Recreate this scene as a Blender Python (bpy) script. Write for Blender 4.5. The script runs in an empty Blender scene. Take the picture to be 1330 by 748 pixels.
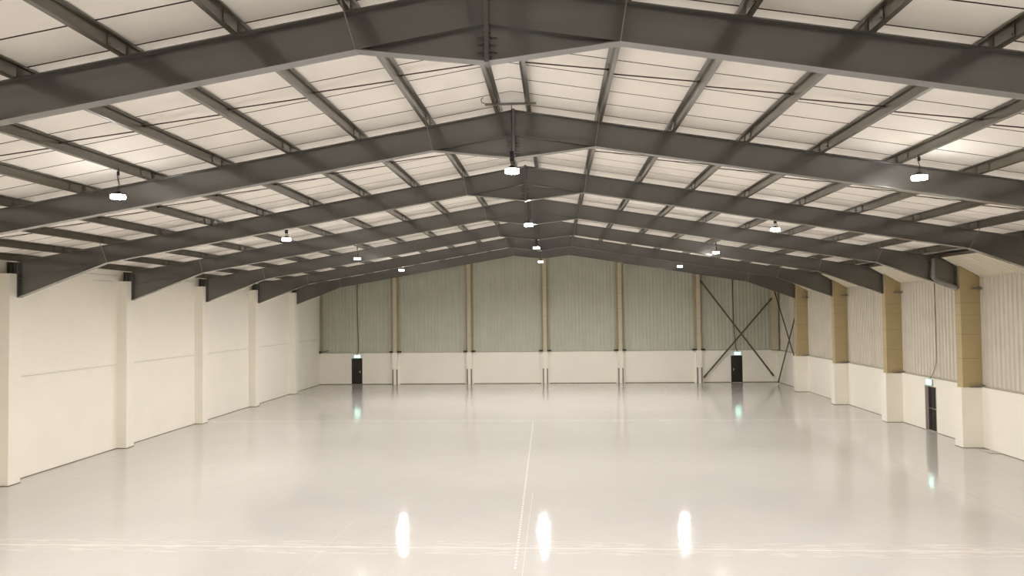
import bpy, math, random
from mathutils import Vector, Matrix
random.seed(7)
SC = bpy.context.scene
COL = SC.collection

# ------------------------------------------------------------------ helpers
class MB:
    """collects boxes, prisms and tubes and links them as one mesh object"""
    def __init__(s): s.v, s.f, s.mi, s.sm = [], [], [], []
    def poly(s, pts, faces, m=0, smooth=False):
        o = len(s.v); s.v += [tuple(p) for p in pts]
        for f in faces:
            s.f.append(tuple(o + i for i in f)); s.mi.append(m); s.sm.append(smooth)
        return s
    def box(s, x0, x1, y0, y1, z0, z1, m=0):
        p = [(x, y, z) for x in (x0, x1) for y in (y0, y1) for z in (z0, z1)]
        return s.poly(p, [(0,1,3,2),(4,6,7,5),(0,4,5,1),(2,3,7,6),(0,2,6,4),(1,5,7,3)], m)
    def prism(s, outline, a, b, axis='y', m=0):
        """outline: list of 2-D points, extruded from a to b along the axis"""
        n = len(outline)
        def P(u, w, t): return (u, t, w) if axis == 'y' else ((t, u, w) if axis == 'x' else (u, w, t))
        pts = [P(u, w, a) for u, w in outline] + [P(u, w, b) for u, w in outline]
        fs = [tuple(range(n)), tuple(range(2*n-1, n-1, -1))]
        fs += [(i, i+n, (i+1) % n + n, (i+1) % n) for i in range(n)]
        return s.poly(pts, fs, m)
    def bar(s, p, q, w, h, m=0, up=(0, 0, 1)):
        p, q = Vector(p), Vector(q); d = (q-p).normalized()
        a = d.cross(Vector(up))
        if a.length < 1e-4: a = d.cross(Vector((0, 1, 0)))
        a.normalize(); b = a.cross(d).normalized(); a *= w/2; b *= h/2
        pts = [c + i*a + j*b for c in (p, q) for i, j in ((-1,-1),(1,-1),(1,1),(-1,1))]
        return s.poly(pts, [(3,2,1,0),(4,5,6,7),(0,1,5,4),(1,2,6,5),(2,3,7,6),(3,0,4,7)], m)
    def tube(s, path, r, n=8, m=0):
        path = [Vector(p) for p in path]; rings = []; prev = None
        for i, c in enumerate(path):
            d = (path[min(i+1, len(path)-1)] - path[max(i-1, 0)]).normalized()
            a = prev - d*prev.dot(d) if prev is not None else d.orthogonal()
            a.normalize(); prev = a; b = d.cross(a)
            rr = r[i] if isinstance(r, (list, tuple)) else r
            rings.append([c + rr*(math.cos(t)*a + math.sin(t)*b) for t in (2*math.pi*k/n for k in range(n))])
        pts = [p for g in rings for p in g]; fs = []
        for i in range(len(rings)-1):
            for k in range(n):
                fs.append((i*n+k, i*n+(k+1) % n, (i+1)*n+(k+1) % n, (i+1)*n+k))
        s.poly(pts, fs, m, True)
        o = len(s.v) - len(pts)
        s.f += [tuple(o+k for k in range(n-1, -1, -1)), tuple(o+(len(rings)-1)*n+k for k in range(n))]
        s.mi += [m, m]; s.sm += [False, False]
        return s
    def build(s, name, mat, parent=None):
        me = bpy.data.meshes.new(name); me.from_pydata(s.v, [], s.f); me.update()
        for m in (mat if isinstance(mat, (list, tuple)) else [mat]): me.materials.append(m)
        me.polygons.foreach_set('material_index', s.mi); me.polygons.foreach_set('use_smooth', s.sm)
        import bmesh
        bm = bmesh.new(); bm.from_mesh(me); bmesh.ops.recalc_face_normals(bm, faces=bm.faces); bm.to_mesh(me); bm.free()
        o = bpy.data.objects.new(name, me); COL.objects.link(o); o.parent = parent
        return o

def tag(o, label=None, cat=None, group=None, kind=None):
    if label: o['label'] = label
    if cat: o['category'] = cat
    if group: o['group'] = group
    if kind: o['kind'] = kind
    return o
def empty(name, loc, label=None, cat=None, group=None, kind=None):
    o = bpy.data.objects.new(name, None); COL.objects.link(o); o.location = loc
    o.empty_display_size = .2
    return tag(o, label, cat, group, kind)
def copy_tree(o, parent=None):
    c = o.copy(); COL.objects.link(c)
    if parent is not None: c.parent = parent
    for ch in list(o.children): copy_tree(ch, c)
    return c
def ordinal(n): return ['first','second','third','fourth','fifth','sixth','seventh','eighth','ninth','tenth','eleventh'][n-1]

# ------------------------------------------------------------------ materials
def mat(name, col, rough=.6, metal=0., var=.06, vscale=1.5, bump=0., bscale=30., spec=.5, stretch=(1,1,1), extra=None, ior=1.5, coat=0.):
    m = bpy.data.materials.new(name); m.use_nodes = True; nt = m.node_tree; N = nt.nodes; L = nt.links
    b = N['Principled BSDF']; b.inputs['Roughness'].default_value = rough; b.inputs['Metallic'].default_value = metal
    b.inputs['Specular IOR Level'].default_value = spec; b.inputs['IOR'].default_value = ior
    b.inputs['Coat Weight'].default_value = coat; b.inputs['Coat Roughness'].default_value = .14; b.inputs['Coat IOR'].default_value = 1.75
    tc = N.new('ShaderNodeNewGeometry'); mp = N.new('ShaderNodeMapping'); mp.inputs['Scale'].default_value = stretch
    L.new(tc.outputs['Position'], mp.inputs['Vector'])
    nz = N.new('ShaderNodeTexNoise'); nz.inputs['Scale'].default_value = vscale; nz.inputs['Detail'].default_value = 5
    L.new(mp.outputs['Vector'], nz.inputs['Vector'])
    mr = N.new('ShaderNodeMapRange'); mr.inputs['From Min'].default_value = .25; mr.inputs['From Max'].default_value = .75
    mr.inputs['To Min'].default_value = 1-var; mr.inputs['To Max'].default_value = 1+var
    L.new(nz.outputs['Fac'], mr.inputs['Value'])
    mx = N.new('ShaderNodeVectorMath'); mx.operation = 'SCALE'; mx.inputs[0].default_value = col
    L.new(mr.outputs['Result'], mx.inputs['Scale']); out = mx.outputs['Vector']
    if extra: out = extra(nt, out, tc.outputs['Position'], b)
    L.new(out, b.inputs['Base Color'])
    if bump:
        n2 = N.new('ShaderNodeTexNoise'); n2.inputs['Scale'].default_value = bscale; n2.inputs['Detail'].default_value = 4
        L.new(mp.outputs['Vector'], n2.inputs['Vector'])
        bp = N.new('ShaderNodeBump'); bp.inputs['Strength'].default_value = 1; bp.inputs['Distance'].default_value = bump
        L.new(n2.outputs['Fac'], bp.inputs['Height']); L.new(bp.outputs['Normal'], b.inputs['Normal'])
    return m
def math_node(nt, op, a, b=None, c=None):
    n = nt.nodes.new('ShaderNodeMath'); n.operation = op
    for i, x in enumerate((a, b, c)):
        if x is None: continue
        if isinstance(x, (int, float)): n.inputs[i].default_value = x
        else: nt.links.new(x, n.inputs[i])
    return n.outputs[0]
def mixcol(nt, fac, a, b):
    n = nt.nodes.new('ShaderNodeMix'); n.data_type = 'RGBA'
    nt.links.new(fac, n.inputs['Factor'])
    for s, x in (('A', a), ('B', b)):
        k = [i for i in n.inputs if i.name == s and i.type == 'RGBA'][0]
        if isinstance(x, tuple): k.default_value = (*x, 1)
        else: nt.links.new(x, k)
    return [o for o in n.outputs if o.type == 'RGBA'][0]
def line_mask(nt, pos, along, c, w, lo=None, hi=None, skew=0, span=None):
    """1 within w/2 of a line (coordinate 'along' = c + skew*other)"""
    sp = nt.nodes.new('ShaderNodeSeparateXYZ'); nt.links.new(pos, sp.inputs[0])
    u, v = (sp.outputs['X'], sp.outputs['Y']) if along == 'x' else (sp.outputs['Y'], sp.outputs['X'])
    t = math_node(nt, 'SUBTRACT', math_node(nt, 'SUBTRACT', u, c), math_node(nt, 'MULTIPLY', v, skew))
    m = math_node(nt, 'LESS_THAN', math_node(nt, 'ABSOLUTE', t), w/2)
    if span: m = math_node(nt, 'MULTIPLY', m, math_node(nt, 'MULTIPLY', math_node(nt, 'GREATER_THAN', v, span[0]), math_node(nt, 'LESS_THAN', v, span[1])))
    return m, v, t

def block_courses(nt, out, pos, b):
    """faint courses of painted blockwork"""
    sp = nt.nodes.new('ShaderNodeSeparateXYZ'); nt.links.new(pos, sp.inputs[0])
    fr = math_node(nt, 'FRACT', math_node(nt, 'MULTIPLY', sp.outputs['Z'], 1/.225))
    m = math_node(nt, 'LESS_THAN', fr, .05)
    h = math_node(nt, 'FRACT', math_node(nt, 'MULTIPLY', math_node(nt, 'ADD', sp.outputs['X'], sp.outputs['Y']), 1/.45))
    m2 = math_node(nt, 'LESS_THAN', h, .03)
    mm = math_node(nt, 'MULTIPLY', math_node(nt, 'MAXIMUM', m, math_node(nt, 'MULTIPLY', m2, .6)), .05)
    return mixcol(nt, mm, out, (.30, .27, .2))

def floor_extra(nt, out, pos, b):
    N, L = nt.nodes, nt.links
    streak = N.new('ShaderNodeTexNoise'); mp = N.new('ShaderNodeMapping'); mp.inputs['Scale'].default_value = (.8, 9, 1)
    L.new(pos, mp.inputs['Vector']); L.new(mp.outputs[0], streak.inputs['Vector']); streak.inputs['Scale'].default_value = 1.6; streak.inputs['Detail'].default_value = 6
    sfac = math_node(nt, 'GREATER_THAN', streak.outputs['Fac'], .56)
    # two joints across the hall, pale seams with their shiny streaks painted in as colour
    for c in (41.15, 19.15):
        m, v, t = line_mask(nt, pos, 'y', c, .09)
        out = mixcol(nt, math_node(nt, 'MULTIPLY', m, .22), out, (.95, .90, .82))
        m, v, t = line_mask(nt, pos, 'y', c, 1.1)
        out = mixcol(nt, math_node(nt, 'MULTIPLY', math_node(nt, 'MULTIPLY', m, sfac), .22), out, (.95, .9, .82))
    # dotted line of fixings down the middle
    m, v, t = line_mask(nt, pos, 'x', .195, .055, skew=-.0122, span=(17.6, 41))
    dots = math_node(nt, 'LESS_THAN', math_node(nt, 'FRACT', math_node(nt, 'MULTIPLY', v, 4.2)), .55)
    out = mixcol(nt, math_node(nt, 'MULTIPLY', math_node(nt, 'MULTIPLY', m, dots), .5), out, (1, .95, .86))
    m, v, t = line_mask(nt, pos, 'x', .165, .022, span=(10, 25))
    out = mixcol(nt, math_node(nt, 'MULTIPLY', m, .25), out, (1, .95, .86))
    m, v, t = line_mask(nt, pos, 'x', -5.55, .025, skew=.03, span=(10, 21.5))
    out = mixcol(nt, math_node(nt, 'MULTIPLY', m, .12), out, (1, .95, .86))
    m, v, t = line_mask(nt, pos, 'x', 14.05, .03, span=(8, 46))
    out = mixcol(nt, math_node(nt, 'MULTIPLY', m, .35), out, (.3, .27, .24))
    m, v, t = line_mask(nt, pos, 'x', -13.9, .03, span=(8, 60))
    out = mixcol(nt, math_node(nt, 'MULTIPLY', m, .12), out, (.9, .86, .8))
    # trowel ripples: slight waviness that draws reflections out lengthways
    n1 = N.new('ShaderNodeTexNoise'); n1.inputs['Scale'].default_value = 1.1; n1.inputs['Detail'].default_value = 3
    n2 = N.new('ShaderNodeTexNoise'); n2.inputs['Scale'].default_value = 7; n2.inputs['Detail'].default_value = 2
    L.new(pos, n1.inputs['Vector']); L.new(pos, n2.inputs['Vector'])
    b1 = N.new('ShaderNodeBump'); b1.inputs['Strength'].default_value = 1; b1.inputs['Distance'].default_value = .006
    b2 = N.new('ShaderNodeBump'); b2.inputs['Strength'].default_value = 1; b2.inputs['Distance'].default_value = .0032
    L.new(n1.outputs['Fac'], b1.inputs['Height']); L.new(n2.outputs['Fac'], b2.inputs['Height'])
    L.new(b1.outputs[0], b2.inputs['Normal']); L.new(b2.outputs[0], b.inputs['Normal'])
    return out

def rib_dirt(nt, out, pos, b):
    """vertical water streaks of dirt on the sheeting"""
    N, L = nt.nodes, nt.links
    mp = N.new('ShaderNodeMapping'); mp.inputs['Scale'].default_value = (2.2, 2.2, .12); L.new(pos, mp.inputs['Vector'])
    n = N.new('ShaderNodeTexNoise'); n.inputs['Scale'].default_value = 2.5; n.inputs['Detail'].default_value = 4; L.new(mp.outputs[0], n.inputs['Vector'])
    mr = N.new('ShaderNodeMapRange'); mr.inputs['From Min'].default_value = .56; mr.inputs['From Max'].default_value = .78; mr.inputs['To Max'].default_value = .22
    L.new(n.outputs['Fac'], mr.inputs['Value'])
    return mixcol(nt, mr.outputs['Result'], out, (.30, .26, .2))
def board_joints(nt, out, pos, b):
    N, L = nt.nodes, nt.links
    n = N.new('ShaderNodeTexNoise'); n.inputs['Scale'].default_value = .9; L.new(pos, n.inputs['Vector'])
    return mixcol(nt, math_node(nt, 'MULTIPLY', n.outputs['Fac'], .3), out, (.36, .30, .14))
def roof_dirt(nt, out, pos, b):
    N, L = nt.nodes, nt.links
    n = N.new('ShaderNodeTexNoise'); n.inputs['Scale'].default_value = .55; n.inputs['Detail'].default_value = 6; n.inputs['Roughness'].default_value = .6
    L.new(pos, n.inputs['Vector'])
    mr = N.new('ShaderNodeMapRange'); mr.inputs['From Min'].default_value = .55; mr.inputs['From Max'].default_value = .75; mr.inputs['To Max'].default_value = .17
    L.new(n.outputs['Fac'], mr.inputs['Value'])
    return mixcol(nt, mr.outputs['Result'], out, (.5, .42, .3))

M = {}
M['floor'] = mat('floor_epoxy', (.53,.506,.482), .055, var=.025, vscale=.35, extra=floor_extra, spec=.6)
M['wall'] = mat('painted_blockwork', (.905,.87,.78), .75, var=.02, vscale=.8, extra=block_courses, bump=.001, bscale=25)
M['roof'] = mat('roof_liner', (.92,.88,.815), .7, spec=.25, var=.04, vscale=.8, extra=roof_dirt)
M['seam'] = mat('roof_seam', (.06,.038,.022), .8)
M['clad'] = mat('gable_sheeting', (.52,.535,.44), .55, var=.04, vscale=1.2, extra=rib_dirt)
M['clad_r'] = mat('side_sheeting', (.66,.62,.53), .55, var=.04, vscale=1.2, extra=rib_dirt)
M['eave'] = mat('eave_liner', (.80,.75,.64), .55, var=.04)
M['steel'] = mat('grey_frame_paint', (.086,.082,.074), .4, var=.05, vscale=1.3, ior=1.6, coat=1.)
M['steel_lit'] = mat('lit_frame_paint', (.13,.125,.115), .4)  # lighter copy of the frame paint, light on the ridge plate put into colour
M['purlin'] = mat('galvanised_purlin', (.075,.063,.042), .36, var=.2, vscale=2.5, ior=1.6, coat=.7)
M['rod'] = mat('rusty_rod', (.07,.045,.03), .7)
M['stay'] = mat('stay_bar', (.2,.19,.17), .5)
M['tan'] = mat('fire_board', (.50,.40,.225), .8, var=.04, extra=board_joints)
M['tan_gable'] = mat('pale_fire_board', (.56,.50,.37), .8, var=.04)
M['joint'] = mat('board_joint', (.28,.22,.13), .9)
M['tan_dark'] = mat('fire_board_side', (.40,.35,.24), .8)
M['brace'] = mat('brace_brown', (.10,.085,.065), .6)
M['dark'] = mat('dark_parts_and_gap_shade', (.05,.045,.04), .9)  # dark stubs and outer panels; also the painted shade in rib ends
M['black'] = mat('black_plastic', (.015,.015,.016), .5)
M['shade'] = mat('base_shade', (.22,.18,.12), .9)  # shadow line at the floor junction, put into the colour
M['door'] = mat('door_brown', (.018,.011,.008), .35, var=.3, vscale=3)
M['jamb'] = mat('door_jamb', (.50,.46,.42), .6)
M['chrome'] = mat('handle_metal', (.55,.52,.48), .3, metal=1.)
M['guard'] = mat('guard_steel', (.22,.2,.17), .55)
M['pipe'] = mat('grey_pipe', (.25,.235,.22), .5)
M['flash'] = mat('flashing', (.5,.46,.37), .6)
M['grit'] = mat('floor_plate', (.5,.46,.42), .5)
def emit(name, col, s):
    m = bpy.data.materials.new(name); m.use_nodes = True; nt = m.node_tree
    b = nt.nodes['Principled BSDF']; b.inputs['Base Color'].default_value = (.8,.8,.8,1)
    b.inputs['Emission Color'].default_value = (*col, 1); b.inputs['Emission Strength'].default_value = s
    return m
LAMP = 2750.
M['lamp'] = emit('led_diffuser', (1, .965, .935), LAMP)
M['lamp_side'] = emit('led_rim', (1, .96, .92), 95.)
M['exit_lit'] = emit('exit_panel', (.45, 1, .82), 5)
M['exit_green'] = emit('exit_panel_green', (.02, .55, .38), 2.0)

# ------------------------------------------------------------------ measurements
Y1, BAY = 11.3375, 7.3136
def F(k): return Y1 + (k-1)*BAY
YG = 62.07                       # inner face of the far gable wall
YB = -9.0                        # back of the hall, behind the camera
XL, XR = -18.84, 18.92           # inner faces of the side walls
SL = 1/6
def ztop(x): return 11.05 - SL*abs(x)      # top of the rafters
def zbot(x): return 10.41 - SL*abs(x)
H = 11.27
PUR = [.38, 2.14, 3.94, 5.74, 7.54, 9.38, 11.24, 13.12, 14.94, 16.72]
PURL = PUR + [18.3]

# ------------------------------------------------------------------ the shell
o = MB().box(XL-.3, XR+.4, YB, YG+.4, -.2, 0).build('floor', M['floor']); tag(o, 'glossy pale grey resin floor of the empty warehouse hall', 'floor', kind='structure')

# left wall: full height blockwork
b = MB().box(XL-.3, XL, YB, YG+.4, 0, 8.12)
wl = b.build('wall_left', M['wall']); tag(wl, 'cream painted blockwork side wall on the left', 'wall', kind='structure')
g = MB()
PY0, PY1 = -.37, .24
ys = [YB] + [y for k in range(1, 8) for y in (F(k)+PY0, F(k)+PY1)] + [YG]
for i in range(0, len(ys), 2):
    g.prism([(XL, 3.70), (XL+.012, 3.715), (XL+.012, 3.745), (XL, 3.76)], ys[i], ys[i+1])
    g.prism([(XL, 3.80), (XL+.012, 3.81), (XL+.012, 3.83), (XL, 3.84)], ys[i], ys[i+1])
g.build('ledge', M['wall'], wl)
g = MB()
for i in range(0, len(ys), 2): g.box(XL, XL+.006, ys[i]+.05, ys[i+1]-.05, 3.765, 3.78)
g.box(XL, XL+.006, 31.1, 32.6, 7.52, 7.54)
for i in range(0, len(ys), 2): g.box(XL, XL+.006, ys[i]+.1, ys[i+1]-.02, 7.79, 7.81)
g.build('crack', M['flash'], wl)

# right wall: block dado with a door opening, ribbed sheeting above
D3 = (36.76, 37.86)
wr = MB().box(XR, XR+.32, YB, D3[0], 0, 2.55).box(XR, XR+.32, D3[1], YG+.4, 0, 2.55).box(XR, XR+.32, D3[0], D3[1], 2.17, 2.55).build('wall_right', M['wall'])
tag(wr, 'right side wall of cream blockwork dado below pale ribbed sheeting', 'wall', kind='structure')
def ribs(a, b, pitch, depth):
    """trapezoid rib profile: list of (along, out)"""
    pts, t = [], a
    while t < b:
        for q, dd in ((0, 0), (.52, 0), (.62, depth), (.90, depth), (1., 0)):
            u = t + q*pitch
            if u <= b: pts.append((u, dd))
        t += pitch
    pts.append((b, 0)); return pts
def ribbed(pts, P0, P1, m=0):
    mb = MB(); n = len(pts)
    v = [P0(u, d) for u, d in pts] + [P1(u, d) for u, d in pts]
    mb.poly(v, [(i, i+1, n+i+1, n+i) for i in range(n-1)]); return mb
cl = ribbed(ribs(YB, YG+.2, .305, .05), lambda u, d: (XR+.17-d, u, 2.5), lambda u, d: (XR+.17-d, u, 7.40)).build('cladding', M['clad_r'], wr)
cl['label'] = 'pale ribbed sheeting with dirt streaks'
MB().prism([(XR, 2.55), (XR+.03, 2.575), (XR+.17, 2.62), (XR+.17, 2.55)], YB, YG).build('flashing', M['flash'], wr)
MB().box(XR+.12, XR+.145, YB, YG, 7.22, 7.26).build('head_flashing', M['clad_r'], wr)
g = MB()
for k in range(1, 8):
    y = F(k)+3.2; g.box(XR+.128, XR+.134, y, y+.025, 2.65, 7.25)
g.build('sheet_joint', M['flash'], wr)
MB().box(XR+.2, XR+.3, YB, YG+.3, 2.5, 8.2).build('outer_panel', M['dark'], wr)

# far gable wall: block dado with two door openings, ribbed sheeting above
D1, D2 = (-16.12, -15.22), (15.14, 16.05)
b = MB()
for x0, x1 in ((XL, D1[0]), (D1[1], D2[0]), (D2[1], XR)): b.box(x0, x1, YG, YG+.3, 0, 2.6)
for x0, x1 in (D1, D2): b.box(x0, x1, YG, YG+.3, 2.17, 2.6)
wf = b.build('wall_far', M['wall']); tag(wf, 'far gable wall of cream dado below tall ribbed sheeting', 'wall', kind='structure')
pr = ribs(XL, XR+.15, .29, .035)
mb = ribbed(pr, lambda u, d: (u, YG+.16-d, 2.55), lambda u, d: (u, YG+.16-d, 11.3-SL*abs(u))); c = mb.build('cladding', M['clad'], wf)
c['label'] = 'grey green ribbed sheeting'
MB().prism([(YG, 2.6), (YG+.03, 2.62), (YG+.16, 2.66), (YG+.16, 2.6)], XL, XR, axis='x').build('flashing', M['flash'], wf)
mb = MB().prism([(XL-.2, 0), (XR+.3, 0), (XR+.3, 8.1), (0, 11.4), (XL-.2, 8.1)], YG+.31, YG+.4); mb.build('outer_panel', M['dark'], wf)
g = MB()
for x in (-10.9, -8.1, -3.1, 3.3, 9.4, 14.6): g.box(x, x+.02, YG+.118, YG+.124, 2.7, 11-SL*abs(x))
g.box(XL, XR, YG+.117, YG+.121, 6.83, 6.845)
g.build('sheet_joint', M['clad'], wf)

# near wall behind the camera closes the hall
wn = MB().prism([(XL-.3, 0), (XR+.4, 0), (XR+.4, 8.1), (0, 11.4), (XL-.3, 8.1)], YB-.3, YB).build('wall_near', M['wall'])
tag(wn, 'cream end wall behind the viewpoint', 'wall', kind='structure')

# roof: sheets one metre wide with dark seams between, slightly pillowed
def roof(x0, x1, mb):
    seams = []; y = F(1)+.2
    while y > YB: y -= 1.0448
    while y < YG+.4: seams.append(y); y += 1.0448
    for i, s in enumerate(seams[:-1]):
        w = .021; a, c = s+w, seams[i+1]-w; prof = []
        for t in range(9):
            q = t/8; prof.append((a+(c-a)*q, .016*(1-(2*q-1)**4)))
        xs = [x0, (x0+x1)/2, x1]
        pts = [(x, y, H - SL*abs(x) + d) for x in xs for y, d in prof]; n = len(prof)
        mb.poly(pts, [(j*n+k, j*n+k+1, (j+1)*n+k+1, (j+1)*n+k) for j in range(2) for k in range(n-1)], 0, True)
        mb.poly([(x, y, H - SL*abs(x) + dz) for x in (x0, x1) for y, dz in ((s-w, 0), (s-w+.001, .012), (s+w-.001, .012), (s+w, 0))],
                [(0,1,5,4), (1,2,6,5), (2,3,7,6)], 1)
mb = MB(); roof(-19.2, 0, mb); roof(0, 19.3, mb)
ce = mb.build('ceiling', [M['roof'], M['seam']]); tag(ce, 'off white roof lining sheets with dark seams between steel purlins', 'ceiling', kind='structure')
MB().prism([(-19.3, 8.12), (0, 11.33), (19.4, 8.1), (19.4, 8.3), (0, 11.6), (-19.3, 8.35)], YB-.3, YG+.4).build('outer_deck', M['dark'], ce)

# right eave: steep ribbed lining from the roof down to the wall head
A_, B_ = (17.6, 8.13), (XR+.15, 7.27)
L_ = math.hypot(B_[0]-A_[0], B_[1]-A_[1]); nx, nz = (B_[1]-A_[1])/L_, -(B_[0]-A_[0])/L_
mb = ribbed(ribs(YB, YG+.1,  .21, .06), lambda u, d: (A_[0]+nx*d, u, A_[1]+nz*d), lambda u, d: (B_[0]+nx*d, u, B_[1]+nz*d))
ev = mb.build('trim_1', M['eave']); tag(ev, 'steep pale ribbed eave lining above the right wall', 'eave lining', kind='structure')
MB().prism([(A_[0]-.05, A_[1]-.03), (A_[0]+.0, A_[1]-.045), (A_[0]+.02, A_[1]+.08), (A_[0]-.05, A_[1]+.08)], YB, YG).build('edge_angle', M['brace'], ev)
g = MB(); y = YB+.1
while y < YG:
    g.box(XR+.108, XR+.118, y, y+.11, 7.25, 7.295); y += .21
g.build('rib_end_shade', M['dark'], ev)  # dark boxes painted as the shade inside the open rib ends
MB().prism([(A_[0], A_[1]+.012), (B_[0], B_[1]+.012), (B_[0], B_[1]+.06), (A_[0], A_[1]+.06)], YB, YG).build('backing', M['dark'], ev)

# shadow lines at the foot of the walls, painted as thin brown strips
bl = MB().box(XL, XL+.012, YB, YG, 0, .03).build('foot_shade_left', M['shade']); tag(bl, 'thin brown painted shadow line at foot of left wall', 'shadow line', kind='structure')
br = MB().box(XR-.012, XR, YB, D3[0], 0, .025).box(XR-.012, XR, D3[1], YG, 0, .025).build('foot_shade_right', M['shade']); tag(br, 'thin brown painted shadow line at foot of right wall', 'shadow line', kind='structure')
b = MB()
for x0, x1 in ((XL, D1[0]), (D1[1], D2[0]), (D2[1], XR)): b.box(x0, x1, YG-.012, YG, 0, .05)
tag(b.build('foot_shade_far', M['shade']), 'thin brown painted shadow line at foot of far wall', 'shadow line', kind='structure')

# ------------------------------------------------------------------ doors
def door(n, x0, x1, handle_right, label):
    e = empty('door_%d' % n, ((x0+x1)/2, YG, 0), label, 'door', kind='structure'); cx = (x0+x1)/2; w = (x1-x0)/2
    def P(mb): mb.v = [(a-cx, b_-YG, c_) for a, b_, c_ in mb.v]; return mb
    f = MB(); f.box(x0, x0+.045, YG-.01, YG+.12, 0, 2.17).box(x1-.045, x1, YG-.01, YG+.12, 0, 2.17).box(x0, x1, YG-.01, YG+.12, 2.12, 2.17)
    P(f).build('door_frame', M['black'], e)
    lf = MB().box(x0+.045, x1-.045, YG+.05, YG+.1, .02, 2.12)
    for z0, z1 in ((.25, .95), (1.15, 1.95)):
        for (a, c, d, g_) in ((x0+.14, x1-.14, z0, z0+.02), (x0+.14, x1-.14, z1-.02, z1), (x0+.14, x0+.16, z0, z1), (x1-.16, x1-.14, z0, z1)):
            lf.box(a, c, YG+.042, YG+.05, d, g_)
    leaf = P(lf).build('door_leaf', M['door'], e)
    hx = x1-.2 if handle_right else x0+.2; s = -1 if handle_right else 1
    hb = MB().box(hx-.025, hx+.025, YG+.03, YG+.05, .95, 1.15).tube([(hx, YG+.03, 1.07), (hx, YG-.01, 1.07), (hx+s*.13, YG-.015, 1.07)], .011)
    P(hb).build('door_handle', M['chrome'], leaf)
    P(MB().box(x0, x1, YG-.02, YG+.3, -.0, .015)).build('threshold', M['flash'], e)
    P(MB().box(x0, x1, YG+.28, YG+.305, 0, 2.2)).build('outer_leaf', M['black'], e)
    return e
door(1, *D1, True, 'dark brown exit door at the left of the far wall')
door(2, *D2, False, 'dark brown exit door behind the crossed braces on the far wall')
e = empty('door_3', (XR, 37.3, 0), 'dark brown exit door recessed in the right side wall', 'door', kind='structure')
def Q(mb): mb.v = [(a-XR, b_-37.3, c_) for a, b_, c_ in mb.v]; return mb
y0, y1 = D3
Q(MB().box(XR-.01, XR+.2, y1-.05, y1, 0, 2.17).box(XR-.01, XR+.2, y0, y0+.03, 0, 2.17).box(XR-.01, XR+.2, y0, y1, 2.13, 2.17)).build('door_frame', M['jamb'], e)
lf = MB().box(XR+.14, XR+.19, y0+.03, y1-.05, .02, 2.13)
for yy in (y0+.16, y0+.48, y0+.8): lf.box(XR+.13, XR+.14, yy, yy+.02, .15, 2.0)
leaf = Q(lf).build('door_leaf', M['door'], e)
Q(MB().tube([(XR+.14, y0+.15, 1.08), (XR+.08, y0+.16, 1.08), (XR+.08, y1-.2, 1.08), (XR+.14, y1-.19, 1.08)], .018).box(XR+.09, XR+.14, y0+.12, y0+.2, 1.0, 1.16)).build('panic_bar', M['chrome'], leaf)
Q(MB().box(XR-.03, XR+.2, y0, y1, 0, .02)).build('threshold', M['jamb'], e)
Q(MB().box(XR+.2, XR+.21, y0, y1, 0, 2.2)).build('outer_leaf', M['black'], e)

# ------------------------------------------------------------------ exit signs and their cables
def exit_sign(loc, rot, w, h, label):
    s = empty('exit_sign', loc, label, 'exit sign', 'lit exit signs over the doors'); s.rotation_euler = (0, 0, rot)
    MB().box(-w/2, w/2, -.07, -.005, 0, h).build('housing', M['jamb'], s)
    MB().box(-w/2+.006, w/2-.006, -.074, -.07, .006, h-.006).build('green_panel', M['exit_green'], s)
    p = MB().box(-w/2+.06, w/2-.06, -.077, -.074, .045, h-.035)
    p.build('lit_panel', M['exit_lit'], s)
    return s
exit_sign((-15.63, YG, 2.2), 0, .56, .27, 'lit green and white exit sign over the left far door')
exit_sign((15.66, YG, 2.21), 0, .56, .27, 'lit green and white exit sign over the far door by the braces')
exit_sign((XR, 37.3, 2.21), -math.pi/2, .56, .29, 'lit green and white exit sign over the right wall door')
def cable(path, r, label, name='cable'):
    return tag(MB().tube(path, r, 6).build(name, M['rod']), label, 'cable', 'dark cables running down to the exit signs')
yc = YG+.105
cable([(-15.64, yc, 9.0), (-15.66, yc, 6.5), (-15.62, yc, 4.6), (-15.56, yc, 3.3), (-15.58, yc-.02, 2.75), (-15.63, YG-.03, 2.6), (-15.66, YG-.03, 2.46)], .028, 'dark cable down the sheeting to the left far exit sign')
cable([(15.42, yc, 8.7), (15.42, yc, 5.5), (15.46, yc, 4.2), (15.56, yc, 3.0), (15.6, yc-.02, 2.7), (15.64, YG-.03, 2.6), (15.66, YG-.03, 2.47)], .028, 'dark cable behind the crossed braces to the far exit sign')
cable([(XR+.12, 36.92, 7.25), (XR+.12, 36.9, 5.9), (XR+.12, 36.88, 4.2), (XR+.12, 36.93, 3.3), (XR+.1, 37.1, 2.9), (XR+.04, 37.25, 2.64), (XR-.03, 37.3, 2.49)], .012, 'dark cable down the right wall sheeting to the exit sign')

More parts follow.
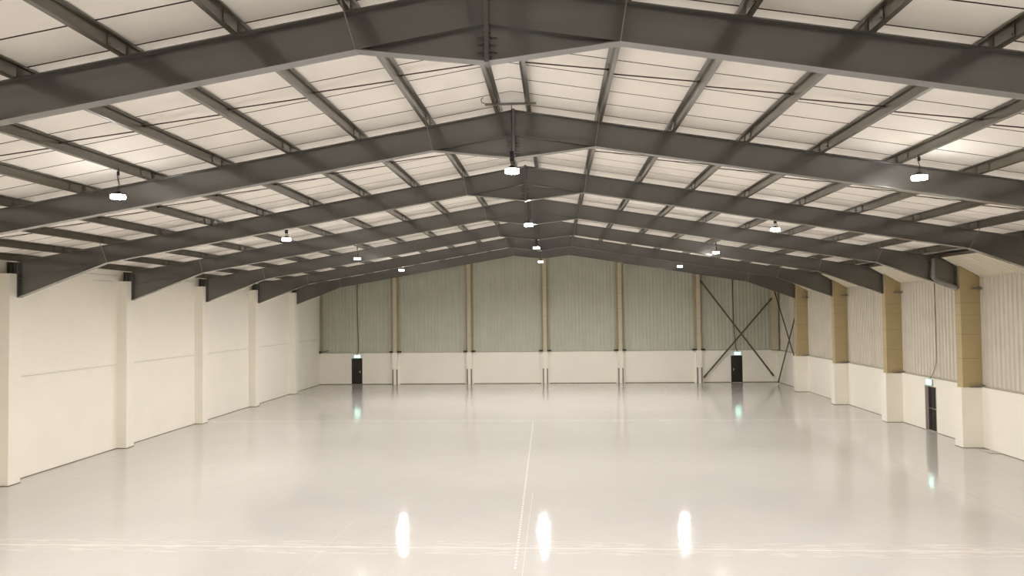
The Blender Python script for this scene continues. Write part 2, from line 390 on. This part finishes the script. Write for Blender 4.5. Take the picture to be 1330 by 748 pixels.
# ------------------------------------------------------------------ portal frames
FW = .24         # flange width along y; local y 0 .. FW
def cap(a0, a1, side, off0, off1, y0=0, y1=FW):
    pass
def member(s, xa, xb, ztf, zbf, tf=.02):
    """I-section between x=xa and xb (positive distances), side s, with top and bottom flange"""
    mb = MB()
    def pl(z0f, z1f, y0, y1):
        q = [(s*xa, z0f(xa)), (s*xb, z0f(xb)), (s*xb, z1f(xb)), (s*xa, z1f(xa))]
        mb.prism(q, y0, y1)
    pl(zbf, ztf, FW/2-.007, FW/2+.007)
    pl(lambda x: ztf(x)-tf, ztf, 0, FW); pl(zbf, lambda x: zbf(x)+tf, 0, FW)
    return mb
def lin(x0, z0, x1, z1): return lambda x: z0 + (z1-z0)*(x-x0)/(x1-x0)
XE = {-1: 18.39, 1: 18.22}; ZE = {-1: 6.68, 1: 6.69}; ES = {-1: 15.05, 1: 14.88}
def make_frame():
    root = empty('portal_frame', (0, 0, 0))
    for s in (-1, 1):
        if s < 0: rm = member(s, .035, XE[s], ztop, zbot)
        else:
            rm = member(s, .035, 17.58, ztop, zbot)
            # end clipped under the sloping eave lining
            m2 = [(17.58, zbot(17.58)), (XE[s], zbot(XE[s])), (XE[s], 7.70), (17.62, 8.05), (17.58, 8.09)]
            rm.prism(m2, FW/2-.007, FW/2+.007)
            rm.prism([(17.58, zbot(17.58)), (XE[s], zbot(XE[s])), (XE[s], zbot(XE[s])+.02), (17.58, zbot(17.58)+.02)], 0, FW)
            rm.prism([(17.58, 8.07), (XE[s], 7.68), (XE[s], 7.70), (17.58, 8.09)], 0, FW)
        rm.build('rafter', M['steel'], root)
        # apex haunch below the rafter
        zb = lin(0, 9.83, 2.04, zbot(2.04))
        mb = MB().prism([(s*.035, zb(.035)), (s*2.04, zb(2.04)), (s*.035, zbot(.035))], FW/2-.007, FW/2+.007)
        mb.prism([(s*.035, zb(.035)), (s*2.04, zb(2.04)), (s*2.04, zb(2.04)+.02), (s*.035, zb(.035)+.02)], 0, FW)
        mb.build('apex_haunch', M['steel'], root)
        # eave haunch
        ze = lin(ES[s], zbot(ES[s]), XE[s], ZE[s])
        mb = MB().prism([(s*ES[s], zbot(ES[s])), (s*XE[s], ze(XE[s])), (s*XE[s], zbot(XE[s]))], FW/2-.007, FW/2+.007)
        mb.prism([(s*ES[s], ze(ES[s])), (s*XE[s], ze(XE[s])), (s*XE[s], ze(XE[s])+.02), (s*ES[s], ze(ES[s])+.02)], -.01, FW+.01)
        mb.build('eave_haunch', M['steel'], root)
        # end plate with bolts at the column
        x = s*XE[s]; mb = MB().box(min(x, x-s*.03), max(x, x-s*.03), -.02, FW+.02, ZE[s], 7.93 if s < 0 else 7.72)
        for z in (7.0, 7.2, 7.45, 7.55, 7.65):
            for y in (.05, FW-.05): mb.tube([(x-s*.03, y, z), (x-s*.06, y, z)], .018, 6)
        mb.build('end_plate', M['steel'], root)
        # fly braces from the bottom flange to the purlins
        for xb, xp in ((2.04, 2.13), (ES[s], 14.93)):
            MB().bar((s*xb, .0, zbot(xb)+.005), (s*xp, -.65, ztop(xp)+.05), .016, .012).build('fly_brace', M['stay'], root)
        # small horizontal gussets beside the ridge plate
        for z in (9.98, 10.10, 10.22):
            MB().prism([(s*.03, .0), (s*.16, FW/2-.03), (s*.16, FW/2), (s*.03, FW/2)], z, z+.012, axis='z').build('gusset', M['steel'], root)
        for z in (9.93, 10.04, 10.16, 10.28):
            MB().tube([(s*.03, .035, z), (s*.065, .035, z)], .018, 6).build('bolt', M['steel'], root)
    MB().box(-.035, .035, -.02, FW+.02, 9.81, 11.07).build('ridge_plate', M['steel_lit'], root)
    return root
FLAB = ['nearest dark grey steel portal frame crossing the top of the picture',
 'second dark grey steel portal frame from the viewer, behind the near lamps',
 'third steel portal frame, its left haunch on the nearest visible pilaster',
 'fourth steel portal frame, carrying the grey pipe on its right haunch',
 'fifth steel portal frame, just behind the third row of lamps',
 'sixth steel portal frame, second to last before the far wall',
 'last steel portal frame, seen directly against the far wall sheeting']
proto = make_frame(); frames = []
for k in range(1, 8):
    o = proto if k == 1 else copy_tree(proto)
    o.location = (0, F(k), 0); tag(o, FLAB[k-1], 'portal frame', 'steel portal frames spanning the hall'); frames.append(o)
# cleats that hold the purlins on each rafter
cm = {}
for s in (-1, 1):
    for i, x in enumerate(PURL if s < 0 else PUR):
        z = ztop(x); mb = MB()
        mb.box(s*x-.012-s*.012, s*x+.012-s*.012, .04, .18, z-.005, z+.19)
        mb.box(min(s*x, s*(x-.09)), max(s*x, s*(x-.09)), .04, .18, z-.01, z+.012)
        me = mb.build('cleat', M['brace'], frames[0])
        for fr in frames[1:]:
            c = me.copy(); COL.objects.link(c); c.parent = fr

# ------------------------------------------------------------------ purlins (zed section) along the hall
def zed(s, x):
    t = .008; z0 = ztop(x)-.0; h = .215; fl = .075
    def P(u, w): # u outward (downslope) horizontal
        return (s*(x+u), z0 + w - SL*u)
    out = [P(0, 0), P(fl, 0), P(fl, .022), P(fl-t, .022), P(fl-t, t), P(t, t), P(t, h), P(-fl, h), P(-fl, h-.022), P(-fl+t, h-.022), P(-fl+t, h-t), P(0, h-t)]
    if s > 0: out = out[::-1]
    return out
for s in (-1, 1):
    lst = PURL if s < 0 else PUR
    for i, x in enumerate(lst):
        o_ = zed(s, x); n = len(o_); mb = MB()
        x0 = s*x
        mb.prism([(a-x0, c-ztop(x)) for a, c in o_], YB+.01, YG+.1)
        # lapped sleeves over every rafter
        for k in range(1, 8):
            a = [(s*(0-.006), .012), (s*(0-.016), .012), (s*(0-.016), .2), (s*(0-.006), .2)]
            mb.prism(a, F(k)-.45, F(k)+.67)
            for dy in (-.4, .62): mb.tube([(-s*.012, F(k)+dy, .05), (-s*.03, F(k)+dy, .05)], .014, 5).tube([(-s*.012, F(k)+dy, .16), (-s*.03, F(k)+dy, .16)], .014, 5)
        p = mb.build('purlin', M['purlin']); p.location = (x0, 0, ztop(x))
        side = 'left' if s < 0 else 'right'
        lab = ('brown grey steel purlin running along the roof just %s of the ridge' % side) if i == 0 else \
              ('brown grey steel roof purlin, %s one out from the ridge on the %s slope' % (ordinal(i+1), side))
        if i == len(lst)-1: lab = 'outermost brown grey steel roof purlin on the %s slope, beside the eave' % side
        tag(p, lab, 'purlin', 'steel purlins under the roof')

# sag rods between purlins in the middle of each bay
BAYN = ['first and second', 'second and third', 'third and fourth', 'fourth and fifth', 'fifth and sixth', 'sixth and seventh']
for k in range(1, 7):
    for s in (-1, 1):
        for i in range(len(PUR)-1):
            xa, xb = PUR[i], PUR[i+1]; y = F(k)+3.72
            r = MB().tube([(s*(xa+.0), y, ztop(xa)+.055), (s*(xb+.0), y+.05, ztop(xb)+.155)], .0135, 6)
            r.tube([(s*(xb-.05), y+.05, ztop(xb)+.157), (s*(xb-.012), y+.05, ztop(xb)+.155)], .026, 6)
            o = r.build('sag_rod', M['rod'])
            tag(o, 'thin dark sag rod between %s frames, %s gap %s of the ridge' % (BAYN[k-1], ordinal(i+1), 'left' if s < 0 else 'right'), 'sag rod', 'thin tie rods between the purlins')

# ------------------------------------------------------------------ left pilasters
PL = -18.39
LLAB = {1: 'cream blockwork pilaster on left wall under the first, nearest frame', 2: 'cream blockwork pilaster on left wall under the second frame',
 3: 'cream blockwork pilaster cut by the left edge of the picture', 4: 'cream left wall pilaster, second from the left edge of the picture',
 5: 'cream left wall pilaster, third from the left edge of the picture', 6: 'cream left wall pilaster, second from the far corner', 7: 'cream left wall pilaster nearest the far corner'}
def make_pilaster():
    root = empty('pilaster', (0, 0, 0))
    mb = MB().box(XL-.02, PL, PY0, PY1, 0, 7.54)
    # slight bevelled cap return
    mb.build('shaft', M['wall'], root)
    MB().box(XL, PL+.012, PY0-.012, PY1+.012, 0, .028).build('base_shade_strip', M['shade'], root)  # painted shadow line round the pilaster foot
    mb = MB().box(XL+.06, XL+.08, 0, FW, 7.54, 7.98).box(XL+.36, XL+.38, -.02, FW+.02, 7.54, 7.96).box(XL+.06, XL+.38, FW/2-.007, FW/2+.007, 7.54, 7.97)
    mb.box(XL+.2, XL+.215, 0, FW, 7.54, 7.97)
    mb.build('column_head', M['steel'], root)
    return root
pp = make_pilaster()
for k in range(1, 8):
    o = pp if k == 1 else copy_tree(pp)
    o.location = (0, F(k), 0); tag(o, LLAB[k], 'pilaster', 'cream pilasters on the left wall')

# ------------------------------------------------------------------ right columns: tan boarded column on a cream pier
RLAB = {1: 'tan boarded column on cream pier under the first, nearest frame', 2: 'tan boarded column on cream pier under the second frame',
 3: 'tan boarded column on cream pier under the third frame', 4: 'largest tan boarded column on cream pier, nearest on the right wall',
 5: 'tan boarded column on cream pier just beyond the right wall door', 6: 'tan boarded column on cream pier, second from the far corner',
 7: 'tan boarded column on cream pier nearest the far right corner'}
def make_column():
    root = empty('boarded_column', (0, 0, 0))
    MB().box(18.09, XR+.02, -.37, .26, 0, 2.53).build('pier', M['wall'], root)
    MB().box(18.078, XR, -.382, .272, 0, .025).build('base_shade_strip', M['shade'], root)  # painted shadow line round the pier foot
    ca, cb = -.2, .24; xi, xo = 18.235, XR+.15
    def ztopc(x): return 8.13 - (x-17.6)*(8.13-7.27)/(XR+.15-17.6) - .045
    mb = MB().prism([(xi, 2.53), (xo, 2.53), (xo, ztopc(xo)), (xi, ztopc(xi))], ca, cb, m=0)
    mb.prism([(xi-.012, 5.62), (xo, 5.62), (xo, ztopc(xo)-.01), (xi-.012, 7.2)], ca-.014, ca)  # upper board lapped over
    for z in (3.75, 4.78, 5.60, 6.12):
        mb.box(xi-.003, xo, ca-.003 - (.014 if z > 5.7 else 0), cb+.003, z, z+.014, 1)
    mb.build('boarding', [M['tan'], M['joint']], root)
    # bracket stubs at head and foot of the sheeting
    for z, nm in ((6.70, 'upper'), (2.56, 'lower')):
        b = MB().box(18.62, XR+.14, ca-.16, ca-.15, z, z+.075).box(18.62, XR+.14, ca-.16, ca-.02, z, z+.01)
        b.box(XR+.03, XR+.04, ca-.24, ca-.02, z-.02, z+.12)
        if nm == 'lower': b.box(18.5, XR+.1, ca-.14, ca-.02, z-.02, z+.02)
        b.build('bracket', M['guard'], root)
    return root
pc = make_column()
for k in range(1, 8):
    o = pc if k == 1 else copy_tree(pc)
    o.location = (0, F(k), 0); tag(o, RLAB[k], 'column', 'boarded columns along the right wall')

# corner column of the gable
cc = empty('corner_column', (18.62, YG, 0), 'plain tan boarded column in the far right corner', 'column')
MB().box(-.24, .28, -.3, .02, 2.6, 7.55).build('boarding', M['tan_gable'], cc)
MB().box(-.25, .28, -.31, .02, 2.58, 2.66).build('foot', M['joint'], cc)

# ------------------------------------------------------------------ gable columns
GX = [-12.39, -6.19, .075, 6.215, 12.55]
GLAB = ['leftmost tan gable column on a cream pier, next to the left exit door', 'slim tan gable column just left of the middle one on the far wall',
 'middle tan gable column of the far wall, under the ridge', 'slim tan gable column just right of the middle one on the far wall', 'tan gable column at the left end of the crossed braces']
gp = None
for i, x in enumerate(GX):
    root = empty('gable_column', (x, YG, 0)); tag(root, GLAB[i], 'column', 'slim columns on the far wall')
    zt = ztop(x)-.02
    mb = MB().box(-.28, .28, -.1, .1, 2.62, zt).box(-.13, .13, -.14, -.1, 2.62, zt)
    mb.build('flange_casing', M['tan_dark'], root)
    mb = MB().box(-.15, .15, -.35, -.14, 2.62, zt)
    z = 3.6 + .35*(i % 3)
    while z < zt: mb.box(-.153, .153, -.353, -.14, z, z+.016, 1); z += 1.25
    c = mb.build('boarding', [M['tan_gable'], M['joint']], root)
    pi = MB().box(-.22, .22, -.35, 0, 0, 2.62).box(-.36, .36, -.06, 0, 0, 2.45).build('pier', M['wall'], root)
    for s in (-1, 1):
        MB().box(s*.17-.05, s*.17+.05, -.39, -.35, 0, 1.26).build('guard_post', M['guard'], root)
        mb = MB().prism([(s*.18, -.36), (s*.50, -.22), (s*.50, -.04), (s*.18, -.1)], 2.645, 2.76, axis='z')
        mb.build('rail_stub', M['dark'], root)
# dark rail bracket in the far left corner
tag(MB().box(XL+.02, XL+.2, YG-.2, YG+.1, 2.62, 2.8).bar((XL+.15, YG-.12, 2.72), (XL+.75, YG+.02, 2.83), .1, .07).build('rail_bracket', M['brace']), 'dark steel rail bracket in the far left corner above the dado', 'bracket')
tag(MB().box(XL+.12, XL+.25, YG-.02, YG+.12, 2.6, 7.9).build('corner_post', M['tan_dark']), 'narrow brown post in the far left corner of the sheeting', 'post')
# short stubs fixed on the gable sheeting
for x, z, l in ((-10.48, 6.93, 'in the bay right of the leftmost column'), (.62, 6.88, 'beside the middle gable column'), (12.0, 6.84, 'just left of the braced bay')):
    mb = MB().box(x-.2, x+.2, YG+.02, YG+.07, z, z+.04).box(x-.02, x+.02, YG+.02, YG+.13, z-.1, z+.1)
    tag(mb.build('fixing_bracket', M['flash']), 'small T-shaped bracket on the far sheeting %s' % l, 'bracket', 'small brackets on the far sheeting')

# ------------------------------------------------------------------ cross bracing
def brace(p, q, lab, up, w=.125, d=.05):
    mb = MB().bar(p, q, w, d, up=up)
    P, Qv = Vector(p), Vector(q); dd = (Qv-P).normalized()
    mb.bar(P, P+dd*.35, w*1.25, d*1.3, up=up).bar(Qv-dd*.35, Qv, w*1.25, d*1.3, up=up)
    return tag(mb.build('cross_brace', M['brace']), lab, 'brace', 'dark steel cross braces in the far right corner')
yb = YG-.43
brace((12.72, yb, 8.30), (18.40, yb, .55), 'dark brace on far wall falling to the right over the exit door', (0, 1, 0))
brace((18.42, yb+.06, 6.80), (12.86, yb+.06, .42), 'dark brace on far wall rising to the right past the exit door', (0, 1, 0))
brace((18.5, 61.2, 7.3), (18.5, 55.55, 1.3), 'dark brace on right side wall falling towards the viewer', (1, 0, 0))
brace((18.58, 61.0, .12), (18.58, 55.5, 6.4), 'dark brace on right side wall with its foot at the far corner', (1, 0, 0))

# ------------------------------------------------------------------ pipe on the fourth frame, floor plate
pth = [(17.21, -.09, 8.05), (17.2, -.09, 7.6), (17.18, -.09, 7.28), (17.2, -.09, 7.2), (17.27, -.09, 7.14), (17.75, -.09, 6.95), (18.1, -.09, 6.80), (18.2, -.09, 6.77)]
dp = empty('drain_pipe', (0, F(4), 0), 'grey bent drainpipe fixed to the right haunch of the fourth frame', 'pipe')
MB().tube(pth, .075, 12).build('pipe_run', M['pipe'], dp)
MB().tube([(17.2, -.09, 7.36), (17.18, -.09, 7.24)], .085, 12).tube([(17.24, -.09, 7.155), (17.34, -.09, 7.11)], .085, 12).build('collar', M['pipe'], dp)
MB().box(17.1, 17.3, -.1, .1, 7.88, 7.92).build('clip', M['brace'], dp)
tag(MB().box(18.5, XR-.01, 31.62, 32.35, 0, .035).box(18.48, 18.5, 31.6, 32.37, 0, .02).box(18.48, XR-.01, 31.6, 31.62, 0, .02).build('floor_plate', M['grit']), 'thin flat plate on the floor against the right wall', 'floor plate')

# ------------------------------------------------------------------ lamps
def lamp(x, y, z, ztop_, style, lab):
    e = empty('pendant_lamp', (x, y, z), lab, 'lamp', 'bright pendant lamps under the roof'); top = ztop_-z
    n = 16
    def ring_mesh(prof, close0=False):
        mb = MB(); pts = [(r*math.cos(2*math.pi*k/n), r*math.sin(2*math.pi*k/n), h) for r, h in prof for k in range(n)]
        fs = [(i*n+k, i*n+(k+1) % n, (i+1)*n+(k+1) % n, (i+1)*n+k) for i in range(len(prof)-1) for k in range(n)]
        if close0: fs.append(tuple(range(n-1, -1, -1)))
        return mb.poly(pts, fs, 0, True)
    ring_mesh([(.150, -.018), (.150, .02)], True).build('diffuser', M['lamp'], e)
    ring_mesh([(.155, -.045), (.168, -.042), (.168, .045), (.155, .045)]).build('rim', M['lamp_side'], e)
    ring_mesh([(.154, -.042), (.154, .03)]).build('reflector', M['jamb'], e)
    h = MB(); prof = [(.16, .04), (.16, .055), (.10, .07), (.07, .12), (.03, .14)]
    pts = [(r*math.cos(2*math.pi*k/n), r*math.sin(2*math.pi*k/n), q) for r, q in prof for k in range(n)]
    fs = [tuple(range(n)), tuple(4*n+k for k in range(n))] + [(i*n+k, i*n+(k+1) % n, (i+1)*n+(k+1) % n, (i+1)*n+k) for i in range(4) for k in range(n)]
    h.poly(pts, fs); h.build('housing', M['black'], e)
    ring = [(.03*math.cos(t), 0, .165+.03*math.sin(t)) for t in (2*math.pi*k/10 for k in range(11))]
    MB().tube(ring, .007, 6).build('hook', M['rod'], e)
    if style == 'box':
        b0 = .24; MB().box(-.05, .05, -.04, .04, b0, b0+.24).build('driver_box', M['black'], e)
        MB().tube([(-.02, 0, .19), (-.03, 0, .22), (-.02, 0, b0)], .008, 6).tube([(.07, 0, .07), (.09, 0, .13), (.03, 0, b0)], .008, 6).tube([(0, 0, b0+.24), (0, 0, top)], .009, 6).build('cord', M['black'], e)
    else:
        m_ = top; MB().tube([(0, 0, .19), (.015, 0, .19+.25*(m_-.19)), (-.01, 0, .19+.5*(m_-.19)), (-.02, 0, .19+.62*(m_-.19)), (0, 0, top)], .009, 6).tube([(.0, .02, .14), (.05, .02, .24), (.0, .02, .19+.45*(m_-.19)), (.01, .02, top)], .006, 6).build('cord', M['black'], e)
        MB().box(-.025, .025, -.02, .02, top-.16, top-.06).build('clamp', M['black'], e)
    return e
ROWS = [  # (x, y, z, style)
 [(-9.38, 17.24, 8.82, 'cord'), (0, 17.95, 9.36, 'box'), (9.38, 17.67, 8.95, 'cord')],
 [(-9.38, 28.43, 8.86, 'box'), (0, 28.8, 9.30, 'cord'), (9.38, 29.02, 8.98, 'box')],
 [(-9.38, 38.85, 8.83, 'cord'), (0, 40.2, 9.36, 'box'), (9.38, 39.63, 8.92, 'cord')],
 [(-9.38, 50.11, 8.83, 'cord'), (0, 51.3, 9.33, 'cord'), (9.38, 51.11, 8.87, 'cord')],
 [(-9.38, 6.6, 8.85, 'cord'), (0, 7.0, 9.36, 'box'), (9.38, 6.8, 8.95, 'cord')]]
RN = ['nearest visible row before the second frame', 'second row from the viewer', 'third row from the viewer', 'smallest, farthest row', 'row just above the viewer', 'row behind the viewer']
for r, row in enumerate(ROWS):
    for j, (x, y, z, st) in enumerate(row):
        zt = ztop(9.38)+.01 if j != 1 else 11.03
        lamp(x, y, z, zt, st, 'lit pendant lamp, %s one, %s' % (('left', 'centre', 'right')[j], RN[r]))
    # bar across the two ridge purlins that carries the centre lamp
    y = row[1][1]
    e = empty('hanging_bar', (0, y, 11.0), 'grey bar across ridge purlins above centre lamp, %s' % RN[r], 'bar', 'bars across the ridge purlins')
    MB().box(-.64, .6, -.025, .025, -.03, .02).build('bar_tube', M['pipe'], e)
    MB().tube([(-.6, 0, .0), (-.72, 0, .05), (-.74, 0, .12), (-.66, 0, .19), (-.52, 0, .2), (-.44, 0, .18)], .009, 6).build('flex', M['rod'], e)
    for sx in (-.38, .38): MB().box(sx-.035, sx+.035, -.035, .035, -.035, .035).build('clamp', M['stay'], e)

# ------------------------------------------------------------------ world, camera, view
w = bpy.data.worlds.new('night'); SC.world = w; w.use_nodes = True
w.node_tree.nodes['Background'].inputs[0].default_value = (.01, .011, .013, 1)
yaw, pitch, roll, f = -.0583, .0305, .0113, 974.6
cy, sy, cp, sp, cr, sr = math.cos(yaw), math.sin(yaw), math.cos(pitch), math.sin(pitch), math.cos(roll), math.sin(roll)
right = Vector((cy, -sy, 0)); fwd0 = Vector((sy, cy, 0)); up0 = Vector((0, 0, 1))
fwd = cp*fwd0 + sp*up0; up = -sp*fwd0 + cp*up0
R2 = cr*right - sr*up; U2 = cr*up + sr*right
cam = bpy.data.cameras.new('camera'); co = bpy.data.objects.new('camera', cam); COL.objects.link(co)
mw = Matrix((R2, U2, -fwd)).transposed().to_4x4(); mw.translation = Vector((1.0105, 0, 6.0)); co.matrix_world = mw
cam.sensor_width = 36; cam.lens = f*36/1330; cam.clip_end = 300
SC.camera = co
SC.view_settings.view_transform = 'Standard'; SC.view_settings.look = 'None'
SC.view_settings.exposure = 0; SC.view_settings.gamma = 1; SC.view_settings.use_curve_mapping = False
SC.cycles.use_denoising = True
SC.cycles.max_bounces = 10; SC.cycles.diffuse_bounces = 7; SC.cycles.glossy_bounces = 4
SC.cycles.sample_clamp_indirect = 8
